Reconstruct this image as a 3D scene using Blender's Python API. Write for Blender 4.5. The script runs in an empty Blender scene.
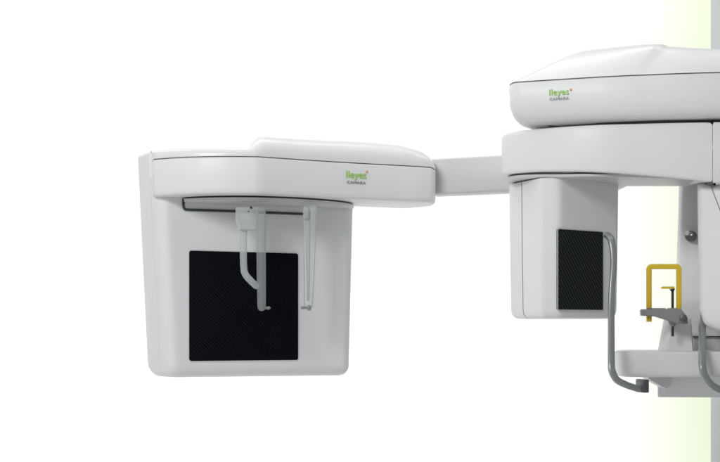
import bpy, bmesh, math
from mathutils import Vector, Matrix
R = math.radians
scn = bpy.context.scene
C = scn.collection
F = 1440.0; CX = 360.0; HY = 332.0; ZC = 1.25; CAMY = -4.0

# ------------------------------------------------------------------ coordinates
def X(px, d):            # plan point (x, y) seen at column px, at distance d from the lens
    return ((px-CX)/F*d, d+CAMY)
def W(px, py, d):
    return Vector(((px-CX)/F*d, d+CAMY, ZC+(HY-py)/F*d))
def H(h): return ZC+h    # height above the lens

# ------------------------------------------------------------------ materials
def mat(name, col, rough=.4, metal=0, coat=0, trans=0, var=.02, bump=0, bscale=900, ior=1.5, spec=.5):
    m = bpy.data.materials.new(name); m.use_nodes = True
    nt = m.node_tree; b = nt.nodes['Principled BSDF']
    b.inputs['Roughness'].default_value = rough
    b.inputs['Metallic'].default_value = metal
    b.inputs['Coat Weight'].default_value = coat
    b.inputs['Coat Roughness'].default_value = .15
    b.inputs['Transmission Weight'].default_value = trans
    b.inputs['IOR'].default_value = ior
    b.inputs['Specular IOR Level'].default_value = spec
    tc = nt.nodes.new('ShaderNodeTexCoord')
    n = nt.nodes.new('ShaderNodeTexNoise'); n.inputs['Scale'].default_value = 7; n.inputs['Detail'].default_value = 5
    nt.links.new(tc.outputs['Object'], n.inputs['Vector'])
    mx = nt.nodes.new('ShaderNodeMix'); mx.data_type = 'RGBA'
    mx.inputs[6].default_value = (*[c*(1-var) for c in col], 1)
    mx.inputs[7].default_value = (*[min(1, c*(1+var)) for c in col], 1)
    nt.links.new(n.outputs['Fac'], mx.inputs[0]); nt.links.new(mx.outputs[2], b.inputs['Base Color'])
    mr = nt.nodes.new('ShaderNodeMapRange')
    mr.inputs['To Min'].default_value = rough*.88; mr.inputs['To Max'].default_value = rough*1.12
    nt.links.new(n.outputs['Fac'], mr.inputs['Value']); nt.links.new(mr.outputs['Result'], b.inputs['Roughness'])
    if bump:
        n2 = nt.nodes.new('ShaderNodeTexNoise'); n2.inputs['Scale'].default_value = bscale; n2.inputs['Detail'].default_value = 2
        nt.links.new(tc.outputs['Object'], n2.inputs['Vector'])
        bp = nt.nodes.new('ShaderNodeBump'); bp.inputs['Strength'].default_value = bump; bp.inputs['Distance'].default_value = .0005
        nt.links.new(n2.outputs['Fac'], bp.inputs['Height']); nt.links.new(bp.outputs['Normal'], b.inputs['Normal'])
    return m

M = {}
M['white'] = mat('white_plastic', (.80, .81, .81), .5, coat=.06, var=.008, bump=.12)
M['cover'] = mat('gloss_white_plastic', (.80, .805, .80), .35, coat=.12, var=.005)
M['shell'] = mat('shell_plastic', (.80, .805, .80), .42, var=.008, bump=.12)
M['grey'] = mat('grey_plastic', (.60, .605, .61), .42, var=.015, bump=.12)
M['column'] = mat('column_paint', (.405, .415, .425), .35, var=.01)
M['pale'] = mat('pale_grey_plastic', (.70, .71, .72), .4, var=.01)
M['dark'] = mat('seam_rubber', (.06, .065, .065), .7)
M['seam'] = mat('seam_grey', (.15, .155, .16), .7)
M['slot'] = mat('slot_dark', (.035, .042, .045), .5)
M['metal'] = mat('brushed_metal', (.30, .315, .32), .36, metal=.5, var=.06)
M['metal_dark'] = mat('dark_metal', (.12, .12, .125), .4, metal=.6)
M['tray'] = mat('tray_grey', (.26, .265, .27), .4, metal=.2, var=.04)
M['acryl'] = mat('clear_acrylic', (.92, .94, .94), .12, coat=1)
M['frost'] = mat('frosted_acrylic', (.70, .73, .74), .22, coat=.6)
M['smoke'] = mat('smoked_acrylic', (.50, .53, .54), .12, coat=1)
M['yellow'] = mat('yellow_plastic', (.74, .52, .03), .38, var=.05)
M['black'] = mat('black_rod', (.02, .02, .022), .4)
M['green'] = mat('green_print', (.36, .66, .10), .5)
M['orange'] = mat('orange_print', (.85, .30, .05), .5)
M['ink'] = mat('grey_print', (.27, .26, .28), .5)
M['lens'] = mat('lens_glass', (.10, .11, .12), .08, coat=.6)

for k_, a_ in (('acryl', .25), ('frost', .50), ('smoke', .36)):
    nt_ = M[k_].node_tree
    lw = nt_.nodes.new('ShaderNodeFresnel'); lw.inputs['IOR'].default_value = 1.6
    rm = nt_.nodes.new('ShaderNodeMapRange'); rm.inputs['From Min'].default_value = .05; rm.inputs['From Max'].default_value = .30
    rm.inputs['To Min'].default_value = a_; rm.inputs['To Max'].default_value = .9
    nt_.links.new(lw.outputs[0], rm.inputs['Value']); nt_.links.new(rm.outputs[0], nt_.nodes['Principled BSDF'].inputs['Alpha'])

def weave(name, base, dash, k, lo, hi, rough=.35, slant=1.0):
    m = bpy.data.materials.new(name); m.use_nodes = True
    nt = m.node_tree; b = nt.nodes['Principled BSDF']
    b.inputs['Roughness'].default_value = rough
    uv = nt.nodes.new('ShaderNodeUVMap'); sp = nt.nodes.new('ShaderNodeSeparateXYZ')
    nt.links.new(uv.outputs['UV'], sp.inputs[0])
    def math_(op, a, bb):
        n = nt.nodes.new('ShaderNodeMath'); n.operation = op
        for i, v in enumerate((a, bb)):
            if v is None: continue
            if isinstance(v, (int, float)): n.inputs[i].default_value = v
            else: nt.links.new(v, n.inputs[i])
        return n.outputs[0]
    x, y = sp.outputs[0], sp.outputs[1]
    a1 = math_('SINE', math_('MULTIPLY', math_('ADD', math_('MULTIPLY', x, slant), math_('MULTIPLY', y, -1)), k), None)
    a2 = math_('SINE', math_('MULTIPLY', math_('ADD', math_('MULTIPLY', x, slant), y), k*.62), None)
    s = math_('ADD', a1, math_('MULTIPLY', a2, .7))
    mr = nt.nodes.new('ShaderNodeMapRange'); mr.interpolation_type = 'SMOOTHSTEP'
    mr.inputs['From Min'].default_value = lo; mr.inputs['From Max'].default_value = hi
    nt.links.new(s, mr.inputs['Value'])
    mx = nt.nodes.new('ShaderNodeMix'); mx.data_type = 'RGBA'
    mx.inputs[6].default_value = (*base, 1); mx.inputs[7].default_value = (*dash, 1)
    nt.links.new(mr.outputs[0], mx.inputs[0]); nt.links.new(mx.outputs[2], b.inputs['Base Color'])
    b.inputs['Specular IOR Level'].default_value = .07
    bp = nt.nodes.new('ShaderNodeBump'); bp.inputs['Strength'].default_value = .3; bp.inputs['Distance'].default_value = .0006
    nt.links.new(mr.outputs[0], bp.inputs['Height']); nt.links.new(bp.outputs['Normal'], b.inputs['Normal'])
    return m
M['panel_a'] = weave('black_weave', (.0012, .0012, .003), (.016, .020, .034), 900, .6, 1.5, .55)
M['panel_b'] = weave('black_mesh', (.007, .009, .011), (.085, .10, .105), 620, .5, 1.3, .5, 1.4)

# ------------------------------------------------------------------ object helpers
root = bpy.data.objects.new('dental_xray_machine', None)
root.location = (.93, .55, 0)
root['label'] = 'white dental panoramic x-ray machine with long cephalometric arm, black sensor panels and yellow chin frame'
root['category'] = 'x-ray machine'
C.objects.link(root)

def finish(name, bm, m, parent=None, angle=32, label=None):
    bmesh.ops.recalc_face_normals(bm, faces=bm.faces)
    for f in bm.faces: f.smooth = True
    for e in bm.edges:
        if len(e.link_faces) == 2 and e.calc_face_angle(0) > R(angle): e.smooth = False
    me = bpy.data.meshes.new(name); 
    par = root if parent is None else parent
    base = root.location
    for v in bm.verts: v.co -= base
    bm.to_mesh(me); bm.free()
    me.materials.append(M[m])
    o = bpy.data.objects.new(name, me); C.objects.link(o); o.parent = par
    if label: o['label'] = label
    return o

def loft(bm, rings, cap0=True, cap1=True, closed=True):
    vr = [[bm.verts.new(p) for p in r] for r in rings]
    n = len(vr[0])
    for a, b in zip(vr, vr[1:]):
        for i in range(n if closed else n-1):
            j = (i+1) % n
            bm.faces.new((a[i], a[j], b[j], b[i]))
    if cap0: bm.faces.new(vr[0])
    if cap1: bm.faces.new(list(reversed(vr[-1])))
    return vr

def fillet(pts, rad, n=6):
    """pts 2D, rad number or list: rounded polygon"""
    N = len(pts); out = []
    rs = rad if isinstance(rad, (list, tuple)) else [rad]*N
    for i in range(N):
        p = Vector(pts[i]); r = rs[i]
        if r <= 0: out.append(p); continue
        a = Vector(pts[i-1])-p; b = Vector(pts[(i+1) % N])-p
        la, lb = a.length, b.length; a.normalize(); b.normalize()
        ang = a.angle(b); t = min(r/math.tan(ang/2), la*.49, lb*.49); rr = t*math.tan(ang/2)
        c = p+(a+b).normalized()*(rr/math.sin(ang/2))
        s = p+a*t-c; e = p+b*t-c
        a0 = math.atan2(s.y, s.x); a1 = math.atan2(e.y, e.x); d = (a1-a0+math.pi) % (2*math.pi)-math.pi
        for k in range(n+1):
            th = a0+d*k/n; out.append(c+Vector((math.cos(th), math.sin(th)))*rr)
    return out

def area(p): return .5*sum(p[i-1].x*p[i].y-p[i].x*p[i-1].y for i in range(len(p)))
def inset(pts, d):
    pts = [Vector(p) for p in pts]; N = len(pts); sgn = 1 if area(pts) > 0 else -1; out = []
    for i in range(N):
        a = (pts[i]-pts[i-1]); b = (pts[(i+1) % N]-pts[i])
        a = a.normalized() if a.length > 1e-9 else b.normalized(); b = b.normalized() if b.length > 1e-9 else a
        na = Vector((-a.y, a.x))*sgn; nb = Vector((-b.y, b.x))*sgn
        nn = (na+nb); L = nn.length
        nn = nn/L if L > 1e-6 else na
        out.append(pts[i]+nn*(d/max(.5, nn.dot(na))))
    return out

def catmull(P, per=6):
    P = [Vector(p) for p in P]; out = []
    Q = [P[0]*2-P[1]]+P+[P[-1]*2-P[-2]]
    for i in range(1, len(Q)-2):
        p0, p1, p2, p3 = Q[i-1:i+3]
        for k in range(per):
            t = k/per
            out.append(.5*((2*p1)+(p2-p0)*t+(2*p0-5*p1+4*p2-p3)*t*t+(3*p1-p0-3*p2+p3)*t**3))
    out.append(P[-1]); return out

def densify(pts, step=.014):
    out = []
    for i, p in enumerate(pts):
        q = pts[(i+1) % len(pts)]; n = max(1, int((q-p).length/step))
        out += [p+(q-p)*(k/n) for k in range(n)]
    return out

def interp(x, tab):
    if x <= tab[0][0]: return tab[0][1]
    for (a, va), (b, vb) in zip(tab, tab[1:]):
        if x <= b:
            t = (x-a)/(b-a); t = t*t*(3-2*t) if len(tab[0]) < 3 else t
            return va+(vb-va)*t
    return tab[-1][1]

class Plane:
    """vertical plane through (x0,y0) turned by yaw; u along it, w behind it"""
    def __init__(s, x0, y0, yaw):
        s.o = Vector((x0, y0)); s.u = Vector((math.cos(yaw), math.sin(yaw))); s.b = Vector((-math.sin(yaw), math.cos(yaw)))
    def uv(s, px, py, w=0):
        d = Vector(((px-CX)/F, 1.0)); c = Vector((0, CAMY))
        t = (s.o+s.b*w-c).dot(s.b)/d.dot(s.b)
        p = c+d*t
        return Vector(((p-s.o).dot(s.u), ZC+(HY-py)/F*t))
    def P(s, u, v, w=0):
        p = s.o+s.u*u+s.b*w
        return Vector((p.x, p.y, v))

def plate(name, pl, px, rad, prof, m, parent=None, uv=False, angle=32, label=None):
    """rounded polygon on a plane, px corners; prof = [(inset, w), ...] front to back"""
    w0 = prof[-1][1] if not uv else 0
    base = [pl.uv(a, b, 0 if uv else prof[1][1] if len(prof) > 1 else 0) for a, b in px]
    return plate_uv(name, pl, base, rad, prof, m, parent, uv, angle, label)
def plate_uv(name, pl, base, rad, prof, m, parent=None, uv=False, angle=32, label=None):
    base = [Vector(p) for p in base]
    rl = rad if isinstance(rad, (list, tuple)) else [rad]*len(base)
    bm = bmesh.new()
    loft(bm, [[pl.P(p.x, p.y, w) for p in fillet(inset(base, i), [max(r-i, r*.25) for r in rl])] for i, w in prof])
    if uv:
        lay = bm.loops.layers.uv.new('UVMap')
        for f in bm.faces:
            for l in f.loops:
                q = Vector((l.vert.co.x, l.vert.co.y))-pl.o
                l[lay].uv = (q.dot(pl.u), l.vert.co.z)
    return finish(name, bm, m, parent, angle, label)

def tube_rings(path, r, n=14, sq=1.0, up=None):
    P = [Vector(p) for p in path]; rings = []
    ref = Vector(up) if up else Vector((0, 1, 0))
    for i, p in enumerate(P):
        t = (P[min(i+1, len(P)-1)]-P[max(i-1, 0)]).normalized()
        a = ref-t*ref.dot(t)
        a.normalize(); b = t.cross(a)
        rr = r[i] if isinstance(r, list) else r
        ring = []
        for k in range(n):
            th = 2*math.pi*(k+.5)/n; c, s = math.cos(th), math.sin(th)
            e = .45 if sq > 1 else 1
            cc = math.copysign(abs(c)**e, c); ss = math.copysign(abs(s)**e, s)
            ring.append(p+a*cc*rr*(sq if sq < 1 else 1)+b*ss*rr)
        rings.append(ring)
    return rings
def tube(name, path, r, m, parent=None, n=14, sq=1.0, smooth=5, up=None, label=None):
    P = catmull(path, smooth) if smooth else path
    if isinstance(r, list) and smooth:
        rr = []
        for i in range(len(r)-1): rr += [r[i]+(r[i+1]-r[i])*k/smooth for k in range(smooth)]
        r = rr+[r[-1]]
    bm = bmesh.new(); loft(bm, tube_rings(P, r, n, sq, up))
    return finish(name, bm, m, parent, 40, label)

def rbox(bm, c, ux, uy, sx, sy, sz, bev=.002):
    """box centred at c; ux, uy horizontal unit vectors"""
    c = Vector(c); ux = Vector(ux); uy = Vector(uy); uz = ux.cross(uy)
    vs = [bm.verts.new(c+ux*(a*sx/2)+uy*(b*sy/2)+uz*(d*sz/2)) for a in (-1, 1) for b in (-1, 1) for d in (-1, 1)]
    idx = [(0, 1, 3, 2), (4, 6, 7, 5), (0, 4, 5, 1), (2, 3, 7, 6), (0, 2, 6, 4), (1, 5, 7, 3)]
    fs = [bm.faces.new([vs[i] for i in q]) for q in idx]
    if bev:
        es = list({e for f in fs for e in f.edges})
        bmesh.ops.bevel(bm, geom=es, offset=bev, segments=3, profile=.5, affect='EDGES')

def text(name, s, pl, px, py, w, size_px, m, parent, width_px=None, off=.0004, bold=.0):
    cu = bpy.data.curves.new(name, 'FONT'); cu.body = s; cu.size = 1; cu.extrude = .0; cu.offset = bold
    t = bpy.data.objects.new(name+'_tmp', cu); C.objects.link(t)
    bpy.context.view_layer.update()
    me = bpy.data.meshes.new_from_object(t.evaluated_get(bpy.context.evaluated_depsgraph_get()))
    bpy.data.objects.remove(t)
    xs = [v.co.x for v in me.vertices]; ys = [v.co.y for v in me.vertices]
    a = pl.uv(px, py, w); b = pl.uv(px+width_px, py, w)
    c = pl.uv(px, py-size_px, w)
    kx = (b.x-a.x)/(max(xs)-min(xs)); ky = (c.y-a.y)/.73      # capital height 0.73 em
    bm = bmesh.new(); bm.from_mesh(me)
    x0 = min(xs)
    for v in bm.verts: v.co = pl.P(a.x+(v.co.x-x0)*kx, a.y+v.co.y*ky, w-off)
    r = bmesh.ops.extrude_face_region(bm, geom=list(bm.faces))
    d = Vector((pl.b.x, pl.b.y, 0))*(.0012)
    for g in r['geom']:
        if isinstance(g, bmesh.types.BMVert): g.co += d
    return finish(name, bm, m, parent)

# ------------------------------------------------------------------ swept plan bodies
def plan_body(name, rings, m, parent=None, angle=32, label=None):
    bm = bmesh.new(); loft(bm, rings)
    return finish(name, bm, m, parent, angle, label)
def ring(outl, z, ins=0): 
    return [Vector((p.x, p.y, z)) for p in (inset(outl, ins) if ins else outl)]

YAW = R(26.2)
CF = Plane(*X(189, 4.12), YAW)           # front face of the cephalometric housing

# ================================================================== CEPHALOMETRIC UNIT
house_px = [(151.5, 175), (162.5, 377.5), (347, 375.5), (352, 175)]
hb = [CF.uv(a, b, .04) for a, b in house_px]
rad = [.01, .042, .03, .01]
prof = [(.040, .0002), (.034, .0), (.024, .0022), (.014, .008), (.0065, .0165), (.002, .028), (0, .041), (0, .0592), (.0012, .0604)]
housing = plate_uv('detector_housing', CF, hb, rad, prof, 'white', angle=50)
plate_uv('seam', CF, [Vector((a, b)) for a, b in hb], rad, [(.0035, .0595), (.0035, .0655)], 'seam', housing)
sb_px = [(151.5, 150), (162.5, 377.5), (347, 375.5), (352, 150)]
sb = [CF.uv(a, b, .04) for a, b in sb_px]
sb[0].y = sb[3].y = H(.520)
shell = plate_uv('back_shell', CF, sb, [.012, .042, .03, .012],
                 [(.0014, .0632), (0, .0645), (-.001, .165), (.001, .173), (.006, .179), (.016, .183)], 'shell', housing, angle=50)

panel_px = [(189, 250.5), (189, 361), (298, 360), (298, 253.5)]
pp = [CF.uv(a, b, 0) for a, b in panel_px]
plate_uv('bezel', CF, pp, .009, [(-.0035, -.0004), (-.003, -.0012), (.001, -.0012), (.001, .002)], 'pale', housing)
plate_uv('detector_panel', CF, pp, .007, [(.0016, -.0032), (.0006, -.0026), (0, -.0014), (0, .001)], 'panel_a', housing, uv=True)

# --- beam (arm housing) : plan outline
fr = [X(153, 4.074), X(175, 4.035), X(200, 4.012), X(228, 4.004), X(255, 4.018), X(300, 4.078), X(345, 4.146), X(390, 4.208), X(420, 4.248)]
fr[4] = X(258, 4.010)
front = catmull(fr[:5], 6)[:-1] + catmull(fr[4:], 6)
SP = .0585                              # seam plane of the shell
def on_plane(px, w): 
    q = CF.uv(px, 0, w); p = CF.P(q.x, 0, w); return (p.x, p.y)
tipR = [X(432, 4.275), X(435.5, 4.33), X(433, 4.40), X(420, 4.45)]
back = [on_plane(405, SP), on_plane(151.8, SP)]
cx_ = front + fillet([front[-1]]+[Vector(p) for p in tipR], [0, .02, .02, .02, 0], 4)[1:] + [Vector(p) for p in back]
beam_out = densify([Vector(p) for p in cx_])
Hs, Hb = .4885, .3845
def leaning(outl, z, ins, t=0): return ring(outl, z, ins)
beam = plan_body('arm_housing', [ring(beam_out, H(Hb), .010), ring(beam_out, H(Hb+.0015), .004), ring(beam_out, H(Hb+.006), .0012),
                  ring(beam_out, H(Hb+.015), 0), ring(beam_out, H(Hs-.006), 0), ring(beam_out, H(Hs-.0025), .0012), ring(beam_out, H(Hs-.0015), .003)], 'white', angle=50)
plan_body('seam', [ring(beam_out, H(Hs-.003), .0032), ring(beam_out, H(Hs+.003), .0032)], 'seam', beam)
# cover: rises from the seam, low at the left, a raised hump from px 258 on
xl = X(152, 4.07)[0]; xr = X(434, 4.3)[0]
def u_of(px):
    d = interp(px, [(153, 4.074), (175, 4.035), (200, 4.012), (228, 4.004), (255, 4.018), (300, 4.078), (345, 4.146), (390, 4.208), (440, 4.275)])
    return X(px, d)[0]
def hgt(p):
    return interp(p.x, [(u_of(a), b) for a, b in [(150, .0255), (250, .0262), (254, .030), (263, .060), (270, .065), (300, .066), (370, .071), (400, .069), (436, .058)]])
def cover_ring(t):
    # t 0..1 quarter profile
    out = []
    s = math.sin(t*math.pi/2); c = 1-math.cos(t*math.pi/2)
    for p in inset(beam_out, .0008):
        h = hgt(p)*s
        k = (p.x-xl)/(xr-xl)
        # move towards the rear line
        q = CF.o + CF.b*SP
        dist = max(0, -(p-q).dot(CF.b))
        fw = min(.062*c*(hgt(p)/.066), dist*.9)
        n = p + CF.b*fw
        n = n - CF.u*(.060*c*max(0, (k-.80)/.20)**1.5)
        out.append(Vector((n.x, n.y, H(Hs+.0012)+h)))
    return out
def cover_top(f):
    q = CF.o+CF.b*SP; out = []
    for p in cover_ring(1):
        yb = q.y+(p.x-q.x)*CF.u.y/CF.u.x
        out.append(Vector((p.x, p.y+max(0, yb-p.y)*f, p.z)))
    return out
plan_body('top_cover', [cover_ring(t) for t in (0, .04, .12, .22, .34, .46, .58, .7, .8, .88, .94, 1)]+[cover_top(f) for f in (.35, .7, .96)], 'cover', beam, angle=60)
# carrier ring plate under the beam
rp = [Vector(X(a, d)) for a, d in [(184, 4.10), (205, 4.068), (235, 4.055), (262, 4.065), (300, 4.11), (335, 4.19), (350, 4.26), (354, 4.33)]]
rpo = catmull(rp, 5)+[Vector(on_plane(352, .03)), Vector(on_plane(184, .02))]
rpl = plan_body('carrier_plate', [ring(rpo, H(.3700), .005), ring(rpo, H(.3715), .0015), ring(rpo, H(.374), 0), ring(rpo, H(.3795), 0)], 'grey', beam)
rp2 = inset(rpo, .006)
plan_body('seam', [ring(rp2, H(.379), 0), ring(rp2, H(.386), 0)], 'dark', rpl)
# dark guide rail on the housing under the beam
gp = [(183.5, 199), (183.5, 205), (184.2, 208.2), (187, 209.6), (205, 210.3), (235, 211.3), (262, 212.4), (285, 213.3), (303, 214.0)]
path = []
for a, b in gp:
    q = CF.uv(a, b, -.002); path.append(CF.P(q.x, q.y, -.002))
tube('guide_rail', path, .0036, 'slot', housing, n=10, smooth=4)

# --- head holder: bracket, nasion rod, two ear rods
EP = Plane(*X(247, 4.075), R(12))
def q3(pl, px, py, w=0): 
    q = pl.uv(px, py, w); return pl.P(q.x, q.y, w)
br = plate('head_holder', EP, [(236.5, 207), (236.5, 219), (240, 230.5), (257, 230.5), (259, 207)], [.002, .004, .006, .005, .002],
           [(.004, -.014), (.001, -.012), (0, -.008), (0, .012), (.003, .016)], 'frost')
bm = bmesh.new(); c = q3(EP, 251, 207.5, -.016)
bmesh.ops.create_icosphere(bm, subdivisions=2, radius=.0036, matrix=Matrix.Translation(c))
c = q3(EP, 248.5, 211.5, -.0145)
bmesh.ops.create_icosphere(bm, subdivisions=2, radius=.0018, matrix=Matrix.Translation(c))
finish('screw', bm, 'black', br)
def strap(name, pl, pts, wpx, prof_w, m, parent, smooth=5):
    """flat bar following px points with half widths, thickness prof_w"""
    P = catmull([Vector(p) for p in pts], smooth)
    hw = []
    for i in range(len(wpx)-1): hw += [wpx[i]+(wpx[i+1]-wpx[i])*k/smooth for k in range(smooth)]
    hw.append(wpx[-1])
    L, Rr = [], []
    for i, p in enumerate(P):
        t = (P[min(i+1, len(P)-1)]-P[max(i-1, 0)]).normalized(); n = Vector((-t.y, t.x))
        L.append(p+n*hw[i]); Rr.append(p-n*hw[i])
    end = []
    t = (P[-1]-P[-2]).normalized(); n = Vector((-t.y, t.x))
    for k in range(1, 6):
        th = math.pi*k/6; end.append(P[-1]+n*hw[-1]*math.cos(th)+t*hw[-1]*math.sin(th))
    poly = L+end+Rr[::-1]
    base = [pl.uv(p.x, p.y, 0) for p in poly]
    bm = bmesh.new(); T = prof_w
    loft(bm, [[pl.P(p.x, p.y, w) for p in inset(base, i)] for i, w in [(.0022, -T), (.0008, -T*.85), (0, -T*.55), (0, T*.55), (.0008, T*.85), (.0022, T)]])
    return finish(name, bm, m, parent, 45)
strap('nose_rod', EP, [(243.5, 229), (243.3, 250), (243.8, 268), (245.5, 274.5), (250, 280), (256, 286)], [3.4, 3.4, 3.4, 3.4, 3.4, 3.2], .005, 'frost', br)
EP2 = Plane(*X(261, 4.045), R(12))
rod = strap('ear_rod', EP2, [(260.8, 206), (261, 240), (261.3, 280), (261.6, 307)], [4.8, 4.6, 4.4, 4.1], .006, 'smoke', br)
def pin(parent, pl, px, py, dirx, m1, m2):
    a = q3(pl, px, py, 0)
    u = Vector((pl.u.x, pl.u.y, 0))*dirx
    bm = bmesh.new()
    rr = [(0, .0075), (.006, .0078), (.010, .0065), (.0105, .004), (.018, .0036), (.024, .0052), (.027, .004), (.030, .001)]
    pts = [a+u*(s-.004) for s, _ in rr]
    loft(bm, tube_rings(pts, [r for _, r in rr], 12))
    return finish('ear_tip', bm, m1, parent, 50)
pin(rod, EP2, 261.5, 308, 1, 'tray', 'tray')
EP3 = Plane(*X(310, 4.13), R(12))
rod2 = strap('ear_rod', EP3, [(309.8, 206), (309.6, 240), (309.2, 280), (308.4, 305)], [6.4, 6.0, 5.0, 4.0], .006, 'acryl', br)
strap('inner_strip', EP3, [(307.8, 212), (308, 245), (308.4, 275), (308.4, 300)], [2.6, 2.0, 1.4, 1.0], .0067, 'frost', rod2)
pin(rod2, EP3, 309.5, 307.8, -1, 'metal', 'tray')
bm = bmesh.new(); c = q3(EP3, 306, 213, -.006); u3 = Vector((EP3.u.x, EP3.u.y, 0)); b3 = Vector((EP3.b.x, EP3.b.y, 0))
rbox(bm, c, u3, b3, .016, .014, .036, .002); finish('rod_clamp', bm, 'frost', rod2)

# --- logo on the beam
def tangent_plane(px, d, yaw): return Plane(*X(px, d), yaw)
LP = tangent_plane(356, 4.1625, math.atan2(X(390, 4.208)[1]-X(345, 4.146)[1], X(390, 4.208)[0]-X(345, 4.146)[0]))
text('logo', 'Ileyes', LP, 346.3, 177.6, -.0030, 7.6, 'green', beam, 20.0, bold=0)
text('logo_line', 'CAMARA', LP, 347, 183.4, -.0030, 2.7, 'ink', beam, 19, bold=0)
bm = bmesh.new(); q = q3(LP, 366.8, 171.8, -.003)
r = bmesh.ops.create_cone(bm, cap_ends=True, segments=20, radius1=.003, radius2=.003, depth=.002, matrix=Matrix.Translation(q) @ Matrix.Rotation(LP.u.angle_signed(Vector((1, 0)))*1, 4, 'Z') @ Matrix.Rotation(R(90), 4, 'X'))
finish('logo_dot', bm, 'orange', beam)

# --- support arm joining both units
a0 = Vector(X(425, 4.375)); a1 = Vector(X(560, 4.20))
ad = (a1-a0).normalized(); an = Vector((-ad.y, ad.x))
arm_o = fillet([a0, a1, a1+an*.10, a0+an*.10], .006)
plan_body('support_arm', [ring(arm_o, H(.4185), .006), ring(arm_o, H(.4205), .0018), ring(arm_o, H(.425), 0), ring(arm_o, H(.519), 0), ring(arm_o, H(.5235), .0018), ring(arm_o, H(.525), .006)], 'grey', angle=50)

# ================================================================== PANORAMIC GANTRY
# carriage: front curve
fc = [X(506, 4.135), X(520, 4.085), X(545, 4.035), X(575, 3.992), X(605, 3.965), X(640, 3.948), X(680, 3.93), X(712.4, 3.92)]
lc = [X(511, 4.26), X(502.5, 4.20), X(502.2, 4.165)]
co = catmull([Vector(p) for p in lc+fc], 5)+[Vector((X(712.4, 3.92)[0], .27)), Vector(X(625, 4.27)), Vector(X(600, 4.42)), Vector(X(540, 4.42))]
Ht = .5725
def skirt(x):
    px = CX+x/3.98*F
    return .4530-.0475*max(0, (px-500)/214)**1.7
def skirt_ring(dz, ins): 
    pts = inset(co, ins)
    return [Vector((p.x, p.y, H(skirt(p.x)+max(0, .436-skirt(p.x))*min(1, max(0, (p.y+.04)/.12)))+dz)) for p in pts]
def cap_ring(ins):
    return [Vector((p.x, p.y, H(max(interp(CX+p.x/3.98*F, [(500, .4535), (575, .4445), (640, .437), (714, .436)]), 0)))) for p in inset(co, ins)]
car = plan_body('rotating_carriage', [cap_ring(.016), skirt_ring(.0, .012), skirt_ring(.0003, .004), skirt_ring(.003, .0012), skirt_ring(.010, 0), 
                 ring(co, H(Ht-.014), 0), ring(co, H(Ht-.006), .0015), ring(co, H(Ht-.0015), .006), ring(co, H(Ht), .012)], 'white', angle=50)
# underside plate with dark gap
up = inset(co, .012)
ub = [Vector(X(a, d)) for a, d in [(508, 4.20), (511, 4.13), (535, 4.06), (575, 4.005), (610, 3.985), (640, 3.985), (668, 4.01), (690, 4.06), (699, 4.15)]]
ubo = catmull(ub, 5)+[Vector(X(690, 4.22)), Vector(X(628, 4.22)), Vector(X(618, 4.36)), Vector(X(525, 4.36))]
def urz(dz, ins):
    return [Vector((p.x, p.y, H(interp(CX+p.x/4.05*F, [(508, .4385), (575, .4305), (640, .4270)]))+dz)) for p in inset(ubo, ins)]
upl = plan_body('rotor_plate', [urz(0, .005), urz(.001, .0015), urz(.003, 0), urz(.0085, 0)], 'grey', car)
ub_in = inset(ubo, .005)
plan_body('seam', [[Vector((p.x, p.y, H(interp(CX+p.x/4.05*F, [(508, .4465), (575, .4385), (640, .4350)])))) for p in ub_in], [Vector((p.x, p.y, H(.470))) for p in ub_in]], 'dark', upl)
# end block to the right of the carriage
eb = [Vector(p) for p in [X(712.7, 3.9205), X(800, 3.90), X(860, 3.98), X(860, 4.45), X(713, 4.45)]]
ebo = fillet(eb, [.002, .03, .06, .02, .002])
plan_body('carriage_end', [ring(ebo, H(.4055), .008), ring(ebo, H(.407), .002), ring(ebo, H(.411), 0), ring(ebo, H(Ht-.006), 0), ring(ebo, H(Ht-.001), .004)], 'white', car, angle=50)

so_ = [Vector((X(712.4, 3.92)[0]-.001, -.06)), Vector((X(712.4, 3.92)[0]+.005, -.06)), Vector((X(712.4, 3.92)[0]+.005, .02)), Vector((X(712.4, 3.92)[0]-.001, .02))]
plan_body('seam', [ring(so_, H(.412)), ring(so_, H(.566))], 'tray', car)
# upper housing
ft = [X(516, 4.034), X(530, 4.018), X(560, 3.988), X(600, 3.950), X(632, 3.926)]
ft2 = [X(642, 3.921), X(680, 3.898), X(720, 3.882), X(780, 3.872), X(840, 3.90)]
lt = [X(600, 4.46), X(545, 4.33), X(516, 4.20), X(509.3, 4.115), X(510.6, 4.060)]
to = catmull([Vector(p) for p in lt+ft], 5)+catmull([Vector(p) for p in ft2], 5)+[Vector(X(900, 4.02)), Vector(X(915, 4.25)), Vector(X(880, 4.60)), Vector(X(640, 4.60))]
to = densify(to)
Hu = .7000
bx0 = min(p.x for p in to)
def bring(z, ins, left=0.0, dzl=0.0):
    pts = inset(to, ins); xr_ = max(p.x for p in pts); x0 = min(p.x for p in pts); Lw = .35
    out = []
    for p in pts:
        k = max(0, 1-(p.x-x0)/Lw)
        out.append(Vector((p.x+left*k, p.y, z)))
    return out
top = plan_body('upper_housing', [bring(H(.5825), .055, .060), bring(H(.5832), .036, .050), bring(H(.5875), .020, .036), bring(H(.5965), .0085, .022), bring(H(.610), .002, .013),
                  bring(H(.635), 0, .004), bring(H(Hu-.006), 0), bring(H(Hu-.0025), .0015), bring(H(Hu-.0015), .0035)], 'white', angle=60)
plan_body('seam', [ring(inset(to, .004), H(Hu-.003)), ring(inset(to, .004), H(Hu+.003))], 'seam', top)
yb_ = X(540, 4.6)[1]; tx1 = max(p.x for p in to)
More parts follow.
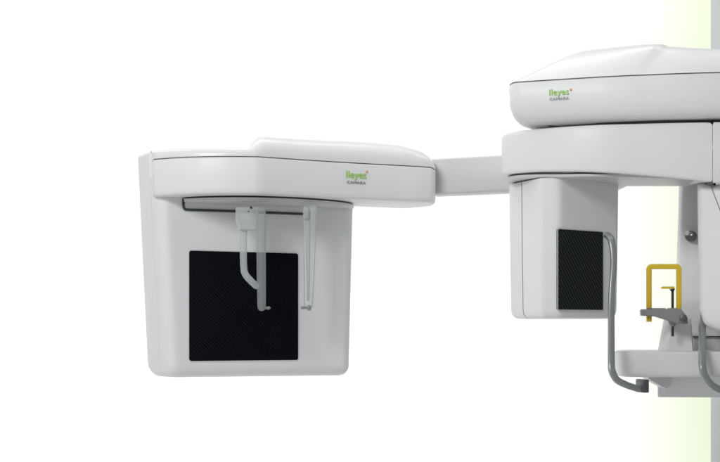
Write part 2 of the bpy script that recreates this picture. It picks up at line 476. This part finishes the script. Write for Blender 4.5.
def tcover(t, L, Fw, z):
    out = []
    for p in inset(to, .0008):
        k = max(0, 1-(p.x-bx0)/.55)
        x = p.x+L*k
        if p.x > .95: x = p.x-.4*Fw*(p.x-.95)/.3
        y = p.y+(yb_-p.y)/.7*(Fw+min(Fw, .075)*(interp(CX+p.x/3.93*F, [(560, 0), (628, -.14), (644, .16), (700, .16)])))
        kz = interp(CX+p.x/4.0*F, [(570, 1), (740, .76)])
        out.append(Vector((x, y, H(Hu)+.0012+(z-H(Hu)-.0012)*kz)))
    return out
tc_ = [(0,0,.0012),(.004,.001,.0035),(.02,.004,.012),(.055,.010,.029),(.095,.020,.050),(.130,.030,.067),(.165,.042,.083),(.195,.056,.095),(.225,.075,.103),(.26,.10,.108),(.30,.14,.111),(.36,.2,.112),(.40,.45,.112),(.42,.66,.112)]
plan_body('top_cover', [tcover(0, L, Fw, H(Hu)+z) for L, Fw, z in tc_], 'cover', top, angle=60)
# neck between both
nk = [Vector(X(a, d)) for a, d in [(555, 4.12), (600, 4.01), (660, 3.965), (720, 3.955), (830, 3.97), (860, 4.2), (800, 4.4), (560, 4.4)]]
plan_body('neck', [ring(fillet(nk, .03), H(Ht-.001)), ring(fillet(nk, .03), H(.5835))], 'dark', top)
# logo
yw = math.atan2(X(600, 3.950)[1]-X(545, 4.003)[1], X(600, 3.950)[0]-X(545, 4.003)[0])
LT = Plane(*X(560, 3.988), yw)
text('logo', 'Ileyes', LT, 549.2, 95.3, -.0030, 6.6, 'green', top, 19.5, bold=0)
text('logo_line', 'CAMARA', LT, 549.5, 100.5, -.0030, 2.7, 'ink', top, 19.5, bold=0)
bm = bmesh.new(); q = q3(LT, 570.6, 89.6, -.003)
bmesh.ops.create_cone(bm, cap_ends=True, segments=20, radius1=.0028, radius2=.0028, depth=.002, matrix=Matrix.Translation(q) @ Matrix.Rotation(yw, 4, 'Z') @ Matrix.Rotation(R(90), 4, 'X'))
finish('logo_dot', bm, 'orange', top)

# sensor head
hA, hB, hC, hD, hE = [Vector(X(a, d)) for a, d in [(509, 4.235), (522, 4.15), (541, 4.045), (560, 4.035), (619.5, 4.195)]]
hF = Vector(X(606, 4.33)); hG = Vector(X(530, 4.36))
def lerp(a, b, t): return a+(b-a)*t
front_o = fillet([hB, hC, hD, hE, hF, lerp(hB, hG, .9)], [.003, .012, .030, .03, .03, .003])
cxm = Vector(X(563, 4.16))
def tap(outl, z, ins, k): 
    q = ins/.17
    return [Vector((cxm.x+(p.x-cxm.x)*(k-q), cxm.y+(p.y-cxm.y)*(.5+.5*k-q), z)) for p in outl]
def headrings(o_): return [tap(o_, H(.0385), .030, .955), tap(o_, H(.0395), .020, .957), tap(o_, H(.043), .010, .96), tap(o_, H(.050), .003, .962), tap(o_, H(.062), 0, .965), tap(o_, H(.24), 0, .985), tap(o_, H(.4325), 0, 1.0)]
head = plan_body('sensor_head', headrings(front_o), 'white', angle=50)
bo = fillet([hA, hB-Vector((.0022, .0035))*-0+Vector((-.0016, .0024)), lerp(hB, hG, .9)+Vector((-.002, .002)), hG+Vector((-.03, .0))], [.02, .002, .002, .02])
plan_body('back_shell', headrings(bo), 'shell', head, angle=50)
hd = (hE-hD).normalized()
# the face leans back slightly; find plane at mid height
zk = .98
pD = Vector((cxm.x+(hD.x-cxm.x)*zk, cxm.y+(hD.y-cxm.y)*(.5+.5*zk))); pE = Vector((cxm.x+(hE.x-cxm.x)*zk, cxm.y+(hE.y-cxm.y)*(.5+.5*zk)))
HP = Plane(pD.x, pD.y, math.atan2((pE-pD).y, (pE-pD).x))
hp = [HP.uv(a, b, 0) for a, b in [(557.5, 229), (557.5, 309.5), (602, 310), (602, 232)]]
plate_uv('bezel', HP, hp, .004, [(-.003, -.0020), (-.0025, -.0028), (.001, -.0028), (.001, .006)], 'pale', head)
plate_uv('sensor_window', HP, hp, .003, [(.0012, -.0050), (.0004, -.0044), (0, -.0032), (0, .004)], 'panel_b', head, uv=True)

# ================================================================== COLUMN, BASE ARM
col_o = fillet([Vector((X(710, 4.72)[0], .46)), Vector((X(710, 4.72)[0]+.26, .46)), Vector((X(710, 4.72)[0]+.26, .72)), Vector((X(710, 4.72)[0], .72))], .012)
plan_body('column', [ring(col_o, .0), ring(col_o, 2.52), ring(col_o, 2.535, .004), ring(col_o, 2.54, .012)], 'column', angle=50)
foot = fillet([Vector((.72, -.25)), Vector((1.75, -.25)), Vector((1.75, .95)), Vector((.72, .95))], .12)
plan_body('floor_plate', [ring(foot, .001), ring(foot, .025), ring(foot, .03, .004), ring(foot, .031, .01)], 'column')

# grey carriage post beside the right head
pp_ = Plane(*X(690, 4.30), R(0))
post = plate('carriage_post', pp_, [(683, 150), (681.3, 220), (679.8, 262), (679.5, 337), (679.5, 390), (900, 390), (900, 150)], 0,
             [(.006, 0), (0, .006), (0, .05), (.004, .055)], 'white', angle=50)
plate('post_step', Plane(*X(690, 4.27), 0), [(693, 338), (693, 390), (900, 390), (900, 338)], .003, [(.003, 0), (0, .004), (0, .034)], 'white', post)
bm = bmesh.new(); rbox(bm, W(790, 336.8, 4.275), (1, 0, 0), (0, 1, 0), .58, .02, .0045, .001); finish('post_gap', bm, 'slot', post)
# laser knob
KN = Plane(*X(690, 4.285), R(-20))
def knob(name, pl, px, py, rx, ry, prof, m, parent):
    c = pl.uv(px, py, 0); bm = bmesh.new()
    loft(bm, [[pl.P(c.x+math.cos(t*math.pi/12)*rx*k, c.y+math.sin(t*math.pi/12)*ry*k, w) for t in range(24)] for k, w in prof])
    return finish(name, bm, m, parent)
kn = knob('laser_window', KN, 690.5, 235.8, .0165, .0155, [(.80, -.007), (.92, -.0065), (1, -.004), (1, .02)], 'metal_dark', post)
knob('lens', KN, 692.5, 237.5, .0105, .0095, [(.5, -.0105), (.9, -.010), (1, -.0085), (1, -.005)], 'lens', kn)
knob('lens_ring', KN, 687.5, 233.0, .0075, .008, [(.5, -.0100), (.9, -.0095), (1, -.0085), (1, -.005)], 'pale', kn)

# right tube head : rounded lower left corner, mostly outside the frame
TH = Plane(*X(698, 3.99), R(-15))
tube_px = [(697.2, 183.5), (698.2, 262), (699.3, 310), (704.5, 327), (724, 333), (800, 336), (850, 326), (852, 183.5)]
th = plate('tube_head', TH, tube_px, [.004, .1, .04, .035, .08, .1, .05, .01],
           [(.022, -.020), (.012, -.0175), (.005, -.011), (.0015, -.004), (0, .005), (0, .16), (.006, .175)], 'white', angle=60)
# slanted joint line on the tube head
bm = bmesh.new()
a = q3(TH, 709.8, 183.4, -.0205); b = q3(TH, 722, 215, -.0205); rr = tube_rings([a, lerp(a, b, .5), b], .0011, 8); loft(bm, rr)
finish('joint_line', bm, 'tray', th)

# shelf
sf = [Vector(X(a, d)) for a, d in [(616, 4.20), (614.3, 4.08), (616.5, 4.005), (626, 3.972), (650, 3.962), (700, 3.95), (760, 3.945)]]
so = catmull(sf, 5)+[Vector(X(830, 3.99)), Vector(X(850, 4.35)), Vector(X(620, 4.35))]
zt, zb = H(-.0535), H(-.1245)
def sring(z, ins, left=0):
    pts = inset(so, ins); x0 = min(p.x for p in pts)
    return [Vector((p.x+left*max(0, 1-(p.x-x0)/.06), p.y, z)) for p in pts]
plan_body('lower_arm', [sring(zb, .012, .012), sring(zb+.001, .005, .010), sring(zb+.005, .001, .007), sring(zb+.014, 0, .004), sring(zb+.03, 0, .001), sring(zt-.005, 0), sring(zt-.0015, .0015), sring(zt, .006)], 'pale', angle=50)
# block beneath
bb = [Vector(X(a, d)) for a, d in [(657.7, 4.13), (900, 4.05), (900, 4.44), (657.7, 4.44)]]
bbo = fillet(bb, .004)
def block(z0, z1): return [ring(bbo, z0, .003), ring(bbo, z0+.003, 0), ring(bbo, z1, 0)]
plan_body('lower_arm_mount', block(H(-.1870), H(-.1250)), 'white', angle=50)
wedge = plate('gusset', Plane(*X(660, 4.05), 0), [(647.5, 376), (648.5, 379), (667, 389.5), (672, 381), (672, 376)], 0, [(.001, 0), (0, .001), (0, .08)], 'grey')

# chin support pedestal
CP = Plane(*X(678, 4.12), 0)
plate('chin_pedestal', CP, [(670.5, 318), (664, 353), (694, 353), (691, 318)], 0, [(.006, -.02), (0, -.010), (0, .08)], 'white', angle=50)
# tray
TP = Plane(*X(664, 4.05), R(-8))
tray = plate('chin_rest', TP, [(640.8, 309.2), (641, 315.6), (655, 316.3), (668, 320.3), (676, 323.5), (688.5, 324), (687, 316), (681, 308.6)],
             [.003, .003, .01, .01, .01, .004, .01, .005], [(.003, -.028), (.0008, -.026), (0, -.021), (0, .03), (.003, .034)], 'tray')
# yellow frame
YP = Plane(*X(664, 4.056), R(-3))
def ypath(pts, w): 
    return [q3(YP, a, b, w) for a, b in pts]
yf = fillet([Vector(p) for p in [(649, 321.8), (649, 266.6), (678.8, 266.6), (678.8, 321.8)]], [0, 2.6, 2.6, 0], 5)
bm = bmesh.new(); loft(bm, tube_rings([q3(YP, p.x, p.y, 0) for p in yf], .0072, 20, 2))
finish('chin_frame', bm, 'yellow', tray, 40)
bm = bmesh.new(); yu = Vector((YP.u.x, YP.u.y, 0)); ybv = Vector((YP.b.x, YP.b.y, 0))
rbox(bm, q3(YP, 667.8, 287.6, 0), yu, ybv, .036, .014, .0062, .0015)
finish('bite_plate', bm, 'yellow', tray)
rod_p = [q3(YP, 672.6, y, 0) for y in (289, 300, 312, 324, 336.3)]
bm = bmesh.new(); loft(bm, tube_rings(rod_p, .0037, 12))
loft(bm, tube_rings([q3(YP, 672.3, 288.9, 0), q3(YP, 672.4, 290, 0), q3(YP, 672.6, 291.5, 0)], [.0088, .0064, .0040], 12))
finish('bite_rod', bm, 'black', tray)

HPX = Plane(*X(672.6, 4.056), 0)
bm = bmesh.new()
loft(bm, tube_rings([q3(YP, 672.6, 308.0, 0), q3(YP, 672.6, 309.0, 0), q3(YP, 672.6, 311, 0)], [.014, .0165, .0165], 20))
finish('rod_collar', bm, 'tray', tray)
bm = bmesh.new()
loft(bm, tube_rings([q3(YP, 672.6, 321, 0), q3(YP, 672.6, 324, 0), q3(YP, 672.6, 326.5, 0)], [.013, .0095, .0055], 16))
finish('rod_nut', bm, 'tray', tray)
knob('clamp_knob', TP, 682.5, 318.5, .0105, .0105, [(.7, -.043), (.95, -.042), (1, -.038), (1, -.026)], 'metal_dark', tray)
bm = bmesh.new(); rbox(bm, q3(TP, 656, 308.9, .004), (TP.u.x, TP.u.y, 0), (TP.b.x, TP.b.y, 0), .052, .034, .004, .0015)
finish('tray_pad', bm, 'metal_dark', tray)

# handles
def handle(pts, rs, m='metal'):
    path = [W(a, b, d) for a, b, d in pts]
    return tube('handle', path, rs, m, None, n=16, sq=2, smooth=6)
h1 = handle([(605.8, 235.0, 3.97), (608.0, 235.8, 3.955), (611.2, 240, 3.93), (613.2, 252, 3.92), (613.6, 266, 3.915), (612.2, 284, 3.91), (611.3, 304, 3.90), (611.2, 335, 3.895), (611.3, 362, 3.89), (612.0, 371, 3.885), (616.5, 379.5, 3.885), (625, 384.3, 3.89), (634, 387.5, 3.90), (641, 389.2, 3.91)],
            [.0078, .0086, .0092, .0088, .0084, .0082, .0084, .0088, .0092, .0094, .0094, .0092, .0090, .0088])
bm = bmesh.new(); rbox(bm, W(642.3, 385.8, 3.92), (.97, .24, 0), (-.24, .97, 0), .018, .05, .036, .003); finish('handle_end', bm, 'metal_dark', h1)
h2 = handle([(702.5, 300, 4.08), (702.3, 320, 4.02), (702.2, 340, 3.95), (702.2, 362, 3.89), (704, 374, 3.88), (710, 383.5, 3.88), (719, 389.3, 3.89), (730, 392, 3.90)],
            [.0088, .0088, .0088, .0092, .0094, .0094, .0094, .0090])
bm = bmesh.new(); rbox(bm, W(732, 389, 3.92), (.97, .24, 0), (-.24, .97, 0), .018, .05, .036, .003); finish('handle_end', bm, 'metal_dark', h2)

# ================================================================== BACKDROP
def simple(name, verts, faces, m):
    me = bpy.data.meshes.new(name); me.from_pydata(verts, [], faces); me.materials.append(m)
    o = bpy.data.objects.new(name, me); C.objects.link(o); o['kind'] = 'structure'
    return o
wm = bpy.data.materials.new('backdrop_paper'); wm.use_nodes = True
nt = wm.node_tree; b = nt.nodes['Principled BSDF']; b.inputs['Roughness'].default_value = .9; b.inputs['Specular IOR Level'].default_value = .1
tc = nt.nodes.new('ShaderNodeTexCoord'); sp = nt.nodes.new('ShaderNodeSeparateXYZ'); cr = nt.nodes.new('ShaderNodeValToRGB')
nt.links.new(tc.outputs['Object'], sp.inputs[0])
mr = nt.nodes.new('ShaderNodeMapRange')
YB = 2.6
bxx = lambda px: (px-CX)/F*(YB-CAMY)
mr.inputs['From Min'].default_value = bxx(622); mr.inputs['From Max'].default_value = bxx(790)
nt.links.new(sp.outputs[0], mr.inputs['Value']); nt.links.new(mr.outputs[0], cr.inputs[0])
e = cr.color_ramp.elements  # soft green glow behind the column, painted into the backdrop colour
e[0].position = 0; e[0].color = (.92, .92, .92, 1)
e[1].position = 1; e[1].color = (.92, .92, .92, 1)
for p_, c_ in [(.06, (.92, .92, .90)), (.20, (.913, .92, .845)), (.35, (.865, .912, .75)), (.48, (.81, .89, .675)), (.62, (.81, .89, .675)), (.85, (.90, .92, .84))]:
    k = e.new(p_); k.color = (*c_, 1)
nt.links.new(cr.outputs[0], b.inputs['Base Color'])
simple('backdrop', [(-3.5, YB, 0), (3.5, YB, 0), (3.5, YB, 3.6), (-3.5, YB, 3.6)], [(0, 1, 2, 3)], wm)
fm = bpy.data.materials.new('studio_floor'); fm.use_nodes = True
fm.node_tree.nodes['Principled BSDF'].inputs['Base Color'].default_value = (.72, .72, .72, 1)
fm.node_tree.nodes['Principled BSDF'].inputs['Roughness'].default_value = .6
simple('floor', [(-6, -7, 0), (6, -7, 0), (6, YB, 0), (-6, YB, 0)], [(0, 1, 2, 3)], fm)

# ================================================================== LIGHT
w = bpy.data.worlds.new('World'); scn.world = w; w.use_nodes = True
bg = w.node_tree.nodes['Background']; bg.inputs[0].default_value = (.95, .98, 1, 1); bg.inputs[1].default_value = .27
def lamp(name, loc, tgt, sx, sy, power, col=(1, 1, 1)):
    L = bpy.data.lights.new(name, 'AREA'); L.shape = 'RECTANGLE'; L.size = sx; L.size_y = sy; L.energy = power; L.color = col
    o = bpy.data.objects.new(name, L); C.objects.link(o); o.location = loc
    o.rotation_euler = (Vector(tgt)-Vector(loc)).to_track_quat('-Z', 'Y').to_euler()
    return o
lamp('overhead_softbox', (-.2, -.3, 4.3), (0, .2, 1.3), 3.2, 2.2, 20)
lamp('side_softbox', (-3.6, -1.6, 2.3), (0, .1, 1.5), 1.6, 2.2, 4)
lamp('front_softbox', (-2.0, -4.1, 3.6), (.25, 0, 1.4), 1.5, 1.1, 120)
for bx in (-2.6, 0, 2.6):
    lamp('backdrop_lamp', (bx, 1.0, 4.4), (bx*.7, YB, 1.9), 2.2, .4, 30)
    lamp('backdrop_lamp', (bx, 1.15, .25), (bx*.7, YB, .9), 2.2, .3, 11)

# ================================================================== CAMERA
cam = bpy.data.cameras.new('camera'); co_ = bpy.data.objects.new('camera', cam); C.objects.link(co_)
co_.location = (0, CAMY, ZC); co_.rotation_euler = (R(90), 0, 0)
cam.sensor_width = 36; cam.lens = 36*F/720; cam.shift_y = (HY-231)/720; cam.clip_end = 100
scn.camera = co_
scn.cycles.caustics_reflective = False; scn.cycles.caustics_refractive = False
scn.render.resolution_x = 1024; scn.render.resolution_y = 657
scn.view_settings.view_transform = 'Standard'; scn.view_settings.look = 'None'
scn.view_settings.exposure = 0; scn.view_settings.gamma = 1
